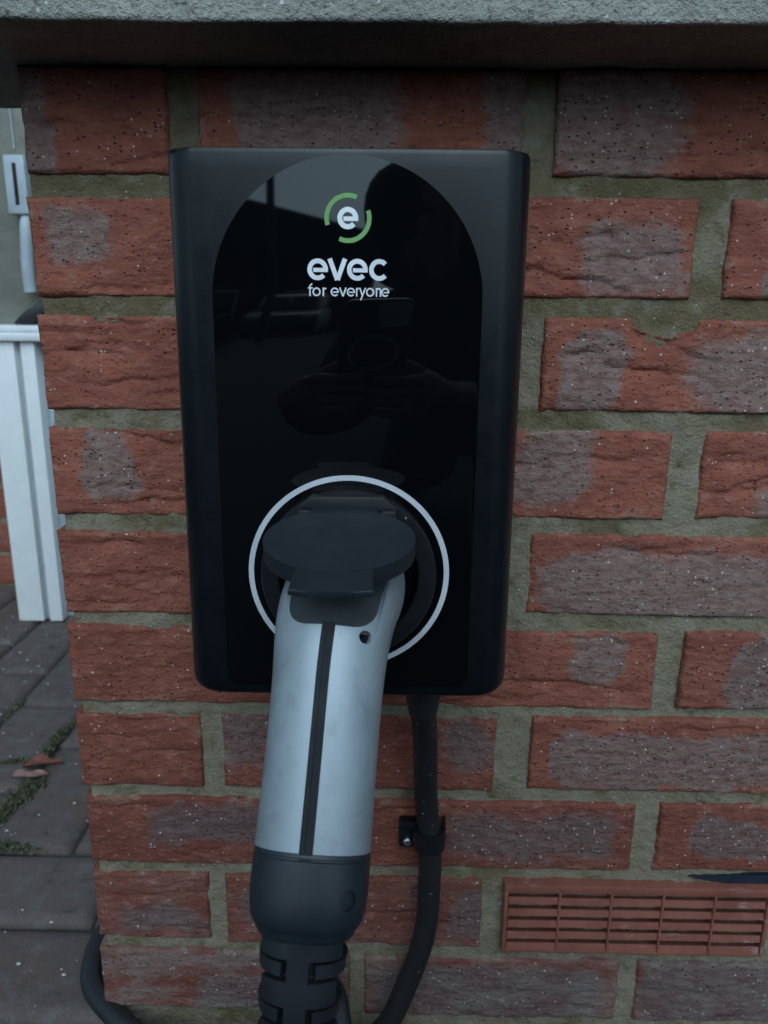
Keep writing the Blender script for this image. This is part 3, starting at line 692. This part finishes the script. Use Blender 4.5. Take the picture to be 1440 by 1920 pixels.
def patch_surf(name, fs, ft, nu, nv, o_in, o_out, mat, parent, ang=40):
    """closed shell patch: fs(u,v)->s, ft(u,v)->theta"""
    V = []; F = []
    for off in (o_out, o_in):
        for i in range(nu+1):
            for j in range(nv+1):
                u, v = i/nu, j/nv; V.append(surf(fs(u, v), ft(u, v), off))
    n1 = (nu+1)*(nv+1); k = nv+1
    for i in range(nu):
        for j in range(nv):
            a = i*k+j; F.append((a, a+1, a+k+1, a+k)); F.append((n1+a, n1+a+k, n1+a+k+1, n1+a+1))
    ring = [j for j in range(nv+1)]+[i*k+nv for i in range(1, nu+1)]+[nu*k+j for j in range(nv-1, -1, -1)]+[i*k for i in range(nu-1, 0, -1)]
    for q in range(len(ring)):
        a, c = ring[q], ring[(q+1) % len(ring)]; F.append((a, c, n1+c, n1+a))
    return sharp(mesh(name, [tuple(v) for v in V], F, mat, parent), ang)
def s_at(y, z): # arc position of the centre line point nearest (y, z)
    return SD[np.argmin(np.hypot(DN[:, 0]-y, DN[:, 1]-z))]
S_CAP = s_at(-.1808, .4438); S_BOT = s_at(-.2290, .3632); S_COL = s_at(-.2459, .3328); S_END = SD[-1]; S_SIDE = s_at(-.136, .458)
core = loft('handle_core', .0, S_COL-.004, 70, M['grip'], con, -.0004)
shells = []
for sg in (1, -1):
    def ft(u, v, sg=sg):
        s = fsx(u, v); t0 = th_for_x(s, .0032, .0010); t1 = rad(-88); t = t0+(t1-t0)*v
        return t if sg > 0 else math.pi-t
    def fsx(u, v):
        # the top edge runs across below the rubber pad, rounds the corner, then climbs its side
        if v < .07: top = S_CAP
        elif v < .235: q = (v-.07)/.165; top = S_CAP-.009*(1-math.sqrt(max(0, 1-q*q)))
        else: q = min(1, (v-.235)/.04); top = S_CAP-.009-(S_CAP-.009-S_SIDE)*q
        return top+(S_BOT-top)*u
    shells.append(patch_surf('shell', fsx, ft, 90, 130, -.0012, .0011, M['silver'], con))
for sg in (1, -1):
    def f1(u, v): return S_CAP-.0010+(S_BOT+.007-S_CAP)*u
    def f2(u, v, sg=sg):
        s = f1(u, v); x = .00025+(.0027-.00025)*v; t = th_for_x(s, x); return t if sg > 0 else math.pi-t
    patch_surf('centre_strip', f1, f2, 60, 4, -.001, .0007, M['strip'], con)
def p1(u, v): return s_at(-.150, .458)+(S_CAP+.0016-s_at(-.150, .458))*u
def p2(u, v):
    s = p1(u, v); xx = .0232*(1-2*v); t = th_for_x(s, xx); return t if xx >= 0 else math.pi-t
patch_surf('rubber_pad', p1, p2, 24, 40, -.001, .0004, M['pad'], con)
# collar: fatter sleeve below the shells
def collar():
    V = []; F = []; k = 80; rows = [(S_BOT+.0003, -.0008), (S_BOT+.0003, .0006), (S_BOT+.0018, .0010), (S_BOT+.0021, .0006), (S_BOT+.0030, .0006), (S_BOT+.0034, .0011)]
    rows += [(s, .0011) for s in np.linspace(S_BOT+.006, S_COL-.0005, 30)]+[(S_COL+.0003, .0004), (S_COL+.0004, -.0025)]
    for s, off in rows:
        for j in range(k): V.append(surf(s, 2*math.pi*j/k, off))
    for i in range(len(rows)-1):
        for j in range(k): F.append((i*k+j, i*k+(j+1) % k, (i+1)*k+(j+1) % k, (i+1)*k+j))
    F.append(tuple(range(k))[::-1]); F.append(tuple((len(rows)-1)*k+j for j in range(k)))
    return sharp(mesh('collar', [tuple(v) for v in V], F, M['grip'], con), 40)
col_ = collar()
def g1(u, v): return S_BOT+.005+(S_COL-.004-S_BOT-.005)*u
def g2(u, v): s = g1(u, v); x = -.00045+.0009*v; t = th_for_x(s, x); return t if x >= 0 else math.pi-t
patch_surf('seam', g1, g2, 30, 2, .0008, .00125, M['boot'], con)
# screw holes
def cut(o, centre, axis, r, depth_):
    bm = bmesh.new(); bmesh.ops.create_cone(bm, cap_ends=True, segments=28, radius1=r, radius2=r, depth=depth_*2)
    q = Vector(axis).normalized().to_track_quat('Z', 'Y').to_matrix().to_4x4(); q.translation = Vector(centre); bmesh.ops.transform(bm, matrix=q, verts=bm.verts)
    me = bpy.data.meshes.new('cutter'); bm.to_mesh(me); bm.free(); c = bpy.data.objects.new('cutter', me); COL.objects.link(c)
    md = o.modifiers.new('b', 'BOOLEAN'); md.object = c; md.operation = 'DIFFERENCE'; md.solver = 'EXACT'
    bpy.context.view_layer.update(); dg = bpy.context.evaluated_depsgraph_get()
    nm = bpy.data.meshes.new_from_object(o.evaluated_get(dg)); o.modifiers.clear()
    if len(nm.polygons) > 50: o.data = nm
    bpy.data.objects.remove(c); sharp(o, 40)
h1 = (.2301, -.1994, .4555); h2 = (.2261, -.2539, .3562)
for o_ in (shells[0], core): cut(o_, h1, (.78, -.60, .20), .0031, .011)
cut(col_, (.2250, -.2552, .3572), (.50, -.72, .48), .0043, .0075)
# strain relief boot
S_B0 = S_COL-.003
loft('strain_relief', S_B0, S_END, 24, M['boot'], con, -.0048)
BL = S_END-S_B0
def rib(name, u0, u1, x_in, x_out, both, o_out=.0):
    def q1(u, v): return S_B0+BL*(u0+(u1-u0)*u)
    if both:
        def q2(u, v):
            s = q1(u, v); x = x_out*(1-2*v); t = th_for_x(s, x); return t if x >= 0 else math.pi-t
        patch_surf(name, q1, q2, 5, 24, -.0050, o_out, M['boot'], con, 50)
    else:
        for sg in (1, -1):
            def q2(u, v, sg=sg):
                s = q1(u, v); t0 = th_for_x(s, x_in); t1 = rad(-60); t = t0+(t1-t0)*v; return t if sg > 0 else math.pi-t
            patch_surf(name, q1, q2, 5, 24, -.0050, o_out, M['boot'], con, 50)
rib('boot_spine', 0, .96, 0, .0046, True, .0002)
for u0, u1, kind in ((.02, .185, 1), (.215, .32, 0), (.35, .54, 1), (.57, .675, 0), (.705, .885, 1)):
    if kind: rib('boot_rib', u0, u1, 0, .0178-.004*u0, True, .0002)
    else: rib('boot_ring', u0, u1, .0078, 0, False, -.0004)
rib('boot_ring', .915, 1.0, .0, 0, False, .0003)
e0 = surf(S_END-.004, 0); e1 = surf(S_END-.004, math.pi); ec = (e0+e1)/2
cb = catmull([tuple(ec+Vector((0, .004, .012))), tuple(ec+Vector((-.001, -.002, -.012))), (.196, -.264, .22), (.188, -.258, .12), (.190, -.225, .04), (.196, -.16, .0105), (.206, -.10, .012), (.2085, -.058, .028), (.2040, -.038, .060), (.195, -.036, .082), (.182, -.040, .085), (.165, -.048, .062), (.135, -.055, .026), (.095, -.050, .0095), (.045, -.030, .0092), (.006, -.004, .0092), (-.021, .022, .0092), (-.032, .050, .0092), (-.034, .080, .0092), (-.022, .110, .0092), (.02, .17, .0092), (.10, .24, .0092)], 12)
tube('cable', cb, .0092, M['rubber'], con, 20, label='black charging cable curling round the foot of the wall')

# ================================================================== LEFT BACKGROUND: WHITE FRAME, REAR WALL
YP = .8523
fr = empty('porch_frame', (-.44, YP, 0), label='white plastic door frame with sill standing behind the left wall corner', cat='frame')
box('post', (-.4800, -.4300, YP, YP+.07, .0, .533), M['upvc'], fr, .003)
box('post_core', (-.431, -.4190, YP+.014, YP+.07, .0, .533), M['grey_plastic'], fr, .001)
box('trim_strip', (-.4200, -.3950, YP+.002, YP+.07, .0, .533), M['upvc'], fr, .002)
box('side_panel', (-.3955, -.15, YP+.03, YP+.06, .0, .533), M['grey_plastic'], fr, .001)
box('sill', (-.90, -.20, YP-.012, YP+.09, .533, .5485), M['upvc'], fr, .004)
box('sill_lip', (-.90, -.20, YP-.004, YP+.09, .5488, .5605), M['upvc'], fr, .004)
box('window_pane', (-.90, -.20, YP+.035, YP+.060, .5600, 1.35), M['pane'], fr, .002)
box('glazing_bead', (-.4085, -.4055, YP+.0315, YP+.036, .8500, 1.35), M['grey_plastic'], fr, .001)
lk = box('lock_case', (-.4160, -.3800, YP+.004, YP+.034, .7440, .8370), M['grey_plastic'], fr, .003, label='pale grey lock case with a dark slot')
box('slot', (-.4010, -.3945, YP+.0028, YP+.006, .758, .824), M['dark'], lk, .0005)
tube('handle', catmull([(-.392, YP+.026, .745), (-.391, YP+.012, .725), (-.392, YP+.008, .69), (-.394, YP+.008, .65), (-.394, YP+.010, .617)], 6), [.0095]*9+[.0105]*16 if False else .0105, M['grey_plastic'], fr, 14)
sharp(from_bm('black_strap', prism_bm([(-.430, YP+.005, .5615), (-.420, YP+.005, .572), (-.400, YP+.006, .588), (-.375, YP+.008, .603), (-.36, YP+.010, .606), (-.36, YP+.010, .594), (-.382, YP+.008, .580), (-.398, YP+.006, .5615)], (0, .02, 0), .002), M['rubber'], None, label='dark strap lying on the white sill behind the wall corner', cat='strap'))
rw = empty('rear_wall', (-.7, 1.08, 0), label='red brick wall seen in a sliver left of the white frame', cat='wall')
for r in range(8):
    for c in range(-2, 3):
        x = -.52+c*.225+(.1125 if r % 2 else 0)-.11
        if -1.2 < x < -.2: brick(x, x+.215, .004+.075*r, .069+.075*r, 900+r*11+c, [(x+.05, x+.15, .02+.075*r, .06+.075*r)] if (r+c) % 3 == 0 else [], step=.009, y0=1.038, parent=rw, ncr=1, tone=.4)
mortar(rw, -1.2, -.02, -.01, .60, 1.043, .09, .012, 77)

# ================================================================== SMALL THINGS ON THE PAVING
def clump(name, c, spread, n, seed, mat, size=.004, **kw):
    r = random.Random(seed); V = []; F = []
    for i in range(n):
        a = r.gauss(0, 1)*spread[0]*.45; t = r.gauss(0, 1)*spread[1]*.45; th = spread[2]
        p = Vector((c[0]+a*math.cos(th)-t*math.sin(th), c[1]+a*math.sin(th)+t*math.cos(th), c[2]))
        hgt = size*r.uniform(.6, 2.4)*max(.25, 1-(a/spread[0])**2); d = Vector((r.uniform(-1, 1), r.uniform(-1, 1), r.uniform(.3, 1.2))).normalized()
        s = d.orthogonal().normalized()*size*r.uniform(.3, .55); up = s.cross(d).normalized()*size*.25; k = len(V)
        p0 = p+Vector((0, 0, hgt*r.uniform(0, .8)))
        V += [p0-s*.35, p0+d*size*.6-s+up, p0+d*size*1.35, p0+d*size*.6+s+up, p0+s*.35, p0+d*size*.6-up*.3]
        F += [(k, k+1, k+5), (k+1, k+2, k+5), (k+2, k+3, k+5), (k+3, k+4, k+5), (k, k+5, k+4)]
    return mesh(name, [tuple(v) for v in V], F, mat, None, False, **kw)
clump('moss_clump', (-.2190, .312, -.004), (.042, .012, rad(80)), 300, 1, M['moss'], .0055, label='leafy green moss tuft below the fallen leaves', cat='moss')
clump('moss_clump', (-.2330, .440, -.005), (.050, .007, rad(88)), 250, 2, M['moss'], .0045, label='thin line of moss in the paving joint above the leaves', cat='moss')
clump('moss_clump', (-.1990, .2165, -.005), (.036, .008, rad(0)), 130, 3, M['moss'], .0048, label='small moss patch at the left picture edge', cat='moss')
clump('moss_clump', (-.3300, .520, -.005), (.050, .005, rad(92)), 70, 4, M['moss'], .0040, label='faint moss in the far paving joint near the white post', cat='moss')
clump('moss_clump', (-.262, .384, -.005), (.030, .006, rad(10)), 130, 8, M['moss'], .0042, label='moss in the cross joint left of the red leaf', cat='moss')
def leaf(c, ln, wd, rot, mat, lab, seed):
    V = []; F = []; n, k = 12, 6
    for side in (0, 1):
        for i in range(n+1):
            u = i/n; wv = wd*math.sin(math.pi*u**.8)**.8*.5
            for j in range(k+1):
                v = j/k*2-1; x = (u-.5)*ln; y = v*wv
                wob = math.sin(u*9+v*4+seed*2); z = .003+.0045*abs(v)**1.5*(.3+.7*math.sin(u*5+seed)**2)+.005*math.sin(u*3.1+seed)+.0012*wob-.0007*side; y *= 1+.18*wob*(.4+.6*v)
                V.append((c[0]+x*math.cos(rot)-y*math.sin(rot), c[1]+x*math.sin(rot)+y*math.cos(rot), c[2]+z))
    m_ = (n+1)*(k+1)
    for s_ in (0, 1):
        for i in range(n):
            for j in range(k):
                a = s_*m_+i*(k+1)+j; F.append((a, a+1, a+k+2, a+k+1))
    return mesh('fallen_leaf', V, F, mat, None, True, label=lab, cat='leaf', group='fallen leaves on the paving')
leaf((-.222, .374, -.002), .052, .020, rad(8), M['leaf_red'], 'red brown fallen leaf, the farther of two on the paving', 0)
leaf((-.226, .346, -.001), .044, .019, rad(28), M['leaf_pink'], 'pinkish fallen leaf, the nearer of two beside the moss', 1)
r = random.Random(12); V = []; F = []
for i in range(420):
    x = r.uniform(-.55, .0); y = r.uniform(-.08, .9)
    if x > -.012 and -.02 < y < .12: continue
    s = .0006+.0016*r.random()**3; k = len(V)
    for d in ((1, 0, 0), (0, 1, 0), (-1, 0, 0), (0, -1, 0), (0, 0, .8), (0, 0, -.6)):
        V.append((x+d[0]*s*r.uniform(.7, 1.5), y+d[1]*s*r.uniform(.7, 1.3), .0005+d[2]*s))
    for a, c in ((0, 1), (1, 2), (2, 3), (3, 0)): F += [(k+a, k+c, k+4), (k+c, k+a, k+5)]
mesh('grit', V, F, M['grit'], None, False, label='pale grit scattered over the paving', kind='stuff')

# ================================================================== ACROSS THE STREET (seen only mirrored in the glossy panel)
hs = empty('opposite_house', (-6, -27, 0), label='dark house with pitched roof mirrored at the top of the glossy panel', cat='house')
box('wall', (-10.5, -.6, -32, -25, -.01, 3.4), M['render_dark'], hs, .02)
rf = prism_bm([(-10.9, -24.6, 3.25), (-10.9, -28.5, 6.6), (-10.9, -32.4, 3.25)], (10.2, 0, 0))
from_bm('roof', prism_bm([(-14.5, -24.6, 3.2), (-14.5, -24.6, 7.30), (.4, -24.6, 3.75), (.4, -24.6, 3.2)], (0, -8, 0)), M['roof'], hs)
for x in (-9, -6, -3.2):
    wd = box('window', (x, x+1.3, -25.03, -24.9, 1.0, 2.2), M['upvc'], hs, .01); box('pane', (x+.08, x+1.22, -24.91, -24.86, 1.08, 2.12), M['glass'], wd, .005)
lpst = empty('lamp_post', (-1.87, -13.4, 0), label='dark lamp post mirrored in the glossy panel left of the logo', cat='lamp post')
tube('pole', [(-1.86, -13.4, 0), (-1.86, -13.4, 2), (-1.86, -13.4, 5.5)], [.09, .075, .06], M['rubber'], lpst, 14)
tube('arm', catmull([(-1.86, -13.4, 5.5), (-1.86, -13.2, 5.8), (-1.86, -12.6, 5.9)], 6), .03, M['rubber'], lpst, 10)
box('lamp_head', (-1.96, -1.76, -12.7, -12.1, 5.82, 5.95), M['grey_plastic'], lpst, .03)
# parked car, nose towards the wall
car = empty('parked_car', (-2.15, -19.5, 0), label='parked car seen head on, mirrored left in the glossy panel', cat='car')
CXC, CYC = -2.15, -19.5
def car_part(nm, prof_, x0, x1, mat, bev=.05, parent=None):
    return sharp(from_bm(nm, prism_bm([(CXC+x0, CYC+y, z) for y, z in prof_], (x1-x0, 0, 0), bev, 3), mat, parent or car), 30)
car_part('body', [(-2.0, .35), (-2.05, .70), (-1.98, 1.0), (-1.0, 1.08), (.2, 1.08), (1.25, 1.0), (1.95, .82), (2.05, .55), (2.0, .30), (1.65, .27), (1.55, .45), (1.3, .60), (1.05, .45), (.95, .26), (-.95, .26), (-1.05, .45), (-1.3, .60), (-1.55, .45), (-1.65, .30)], -.88, .88, M['car'])
car_part('cabin', [(-1.9, 1.03), (-1.6, 1.58), (-1.1, 1.72), (.1, 1.72), (.5, 1.60), (1.2, 1.02)], -.76, .76, M['car'], .07)
for x0, x1 in ((-.66, -.03), (.03, .66)):
    car_part('windscreen', [(.56, 1.57), (1.14, 1.09), (1.20, 1.09), (.62, 1.57)], x0, x1, M['glass'], .008)
for sx in (-1, 1):
    car_part('headlight', [(1.93, .70), (1.90, .84), (1.98, .82), (2.06, .70)], sx*.62-.16, sx*.62+.16, M['grey_plastic'], .015)
car_part('bumper', [(2.0, .34), (2.0, .52), (2.10, .50), (2.10, .36)], -.84, .84, M['rubber'], .02)
for y in (-1.3, 1.3):
    for sx in (-1, 1):
        wh = lathe('wheel', [(.0, -.1), (.30, -.1), (.325, -.06), (.325, .06), (.30, .1), (.0, .1)], (CXC+sx*.78, CYC+y, .315), (1, 0, 0), M['rubber'], car, 32)
        lathe('rim', [(.0, .105), (.2, .11), (.21, .095)], (CXC+sx*.78, CYC+y, .315), (sx, 0, 0), M['grey_plastic'], wh, 24)
print('objects', len(bpy.data.objects))

# ================================================================== PHOTOGRAPHER (mirrored in the glossy panel)
def wl(u, v, t): return tuple(CAM+u*RIGHT+v*DOWN+t*FWD)
def skin_obj(name, nodes, edges, mat, parent, sub=2, root=0):
    """nodes: {key: (xyz, radius)}"""
    keys = list(nodes); V = [nodes[k][0] for k in keys]; E_ = [(keys.index(a), keys.index(b_)) for a, b_ in edges]
    me = bpy.data.meshes.new(name); me.from_pydata([tuple(v) for v in V], E_, []); o = bpy.data.objects.new(name, me); COL.objects.link(o)
    o.modifiers.new('s', 'SKIN')
    for i, k in enumerate(keys):
        r_ = nodes[k][1]; me.skin_vertices[0].data[i].radius = (r_, r_); me.skin_vertices[0].data[i].use_root = (i == root)
    md = o.modifiers.new('d', 'SUBSURF'); md.levels = sub; md.render_levels = sub
    bpy.context.view_layer.update(); nm = bpy.data.meshes.new_from_object(o.evaluated_get(bpy.context.evaluated_depsgraph_get()))
    bpy.data.objects.remove(o)
    co = np.zeros(len(nm.vertices)*3); nm.vertices.foreach_get('co', co); v = co.reshape(-1, 3); c = (v.min(0)+v.max(0))/2
    nm.vertices.foreach_set('co', (v-c).ravel()); nm.materials.clear()
    return place(name, nm, c, mat, parent, True)
per = empty('person', (.42, -1.2, 0), label='crouching photographer in a black hooded coat mirrored in the glossy panel', cat='person')
J = {'pelvis': ((.46, -1.30, .30), .10), 'waist': ((.45, -1.26, .42), .10), 'chest': ((.42, -1.17, .56), .115), 'neck': ((.36, -1.09, .67), .05), 'head': ((.315, -1.02, .745), .078), 'brow': ((.300, -1.00, .815), .082), 'crown': ((.298, -1.0, .865), .05),
     'nose': ((.285, -.925, .775), .014), 'chin': ((.293, -.950, .705), .03),
     'shr': ((.57, -1.13, .60), .055), 'elr': ((.52, -.92, .40), .04), 'shl': ((.25, -1.13, .62), .060), 'ell': ((.19, -.93, .37), .04),
     'hr': ((.53, -1.27, .28), .08), 'kr': ((.62, -.98, .42), .055), 'ar': ((.60, -1.15, .09), .04), 'tr': ((.60, -1.0, .035), .035),
     'hl': ((.38, -1.29, .28), .08), 'kl': ((.36, -1.02, .16), .055), 'al': ((.38, -1.36, .10), .04), 'tl': ((.38, -1.34, .035), .035)}
E1 = [('pelvis', 'waist'), ('waist', 'chest'), ('chest', 'neck'), ('neck', 'head'), ('head', 'brow'), ('brow', 'crown'), ('head', 'nose'), ('head', 'chin'), ('chest', 'shr'), ('shr', 'elr'), ('chest', 'shl'), ('shl', 'ell'),
      ('pelvis', 'hr'), ('hr', 'kr'), ('kr', 'ar'), ('ar', 'tr'), ('pelvis', 'hl'), ('hl', 'kl'), ('kl', 'al'), ('al', 'tl')]
for sg, q in ((1, 'r'), (-1, 'l')):
    cu = -.012
    J['w'+q] = (wl(cu+sg*.092, .158, -.052), .024); J['p'+q] = (wl(cu+sg*.072, .128, -.014), .022)
    E1 += [('el'+q, 'w'+q), ('w'+q, 'p'+q)]
    for k in range(4):
        ln = (.9, 1.0, .95, .8)[k]; v0 = .100+.0185*k+(.006 if sg > 0 else 0)
        for i, (du, dt, rr_) in enumerate(((.056, -.002, .0095), (.046, .013, .0088), (.046-.026*ln, .0145, .0080), (.046-.046*ln, .010, .0068))):
            J['f%s%d%d' % (q, k, i)] = (wl(cu+sg*du, v0-.002*i, dt-.001), rr_)
        E1 += [('p'+q, 'f%s%d0' % (q, k))]+[('f%s%d%d' % (q, k, i), 'f%s%d%d' % (q, k, i+1)) for i in range(3)]
    for i, (du, v0, dt, rr_) in enumerate(((.062, .112, -.028, .011), (.045, .098, -.033, .0098), (.026, .088, -.030, .0080))):
        J['t%s%d' % (q, i)] = (wl(cu+sg*du, v0, dt), rr_)
    E1 += [('p'+q, 't%s0' % q), ('t%s0' % q, 't%s1' % q), ('t%s1' % q, 't%s2' % q)]
skin_obj('body', J, E1, M['skin'], per)
def grow(keys, d, extra=None):
    r_ = {k: (J[k][0], J[k][1]+d) for k in keys}; r_.update(extra or {}); return r_
def lerp(a, b_, t): return tuple(np.array(a)*(1-t)+np.array(b_)*t)
ck = ['pelvis', 'waist', 'chest', 'neck', 'shr', 'elr', 'shl', 'ell']
skin_obj('coat', grow(ck, .026, {'cr': (lerp(J['elr'][0], J['wr'][0], .86), .042), 'cl': (lerp(J['ell'][0], J['wl'][0], .86), .042), 'hem': ((.46, -1.30, .22), .13)}),
         [('pelvis', 'waist'), ('waist', 'chest'), ('chest', 'neck'), ('chest', 'shr'), ('shr', 'elr'), ('elr', 'cr'), ('chest', 'shl'), ('shl', 'ell'), ('ell', 'cl'), ('pelvis', 'hem')], M['coat'], per)
skin_obj('hood', {'a': ((.310, -1.085, .655), .125), 'b': ((.322, -1.062, .74), .122), 'c': ((.300, -1.035, .815), .132), 'd': ((.300, -1.03, .89), .095)}, [('a', 'b'), ('b', 'c'), ('c', 'd')], M['coat'], per)
skin_obj('trousers', grow(['pelvis', 'hr', 'kr', 'ar', 'hl', 'kl', 'al'], .018), [('pelvis', 'hr'), ('hr', 'kr'), ('kr', 'ar'), ('pelvis', 'hl'), ('hl', 'kl'), ('kl', 'al')], M['jeans'], per)
for q in 'rl':
    h_ = Vector(J['t'+q][0]); skin_obj('shoe', {'a': (tuple(h_+Vector((0, -.12, .012))), .046), 'b': (tuple(h_+Vector((0, -.03, .008))), .043), 'c': (tuple(h_+Vector((0, .08, .0))), .036)}, [('a', 'b'), ('b', 'c')], M['coat'], per)
ph_ = empty('phone', wl(-.012, .06, -.009), label='dark phone in the hands of the photographer mirrored below the logo', cat='phone')
def slab(u0, u1, v0, v1, t0, t1, rc, mat, name, parent, bev=.0012):
    pts = []
    for cx, cy, a0 in ((u1-rc, v1-rc, 0), (u0+rc, v1-rc, 90), (u0+rc, v0+rc, 180), (u1-rc, v0+rc, 270)):
        for k in range(7): a = rad(a0+15*k); pts.append(Vector(wl(cx+rc*math.cos(a), cy+rc*math.sin(a), t0)))
    return sharp(from_bm(name, prism_bm(pts, Vector(FWD)*(t1-t0), bev), mat, parent))
slab(-.050, .0265, -.0165, .134, -.0135, -.0055, .012, M['phone'], 'case', ph_)
cbp = slab(-.012, .0235, -.0135, .024, -.0056, -.0045, .008, M['grey_plastic'], 'camera_bump', ph_, .0003)
lathe('case_ring', [(.0285, 0), (.0285, .0008), (.0250, .0008), (.0250, 0)], wl(-.012, .064, -.0056), FWD, M['grey_plastic'], ph_, 48)
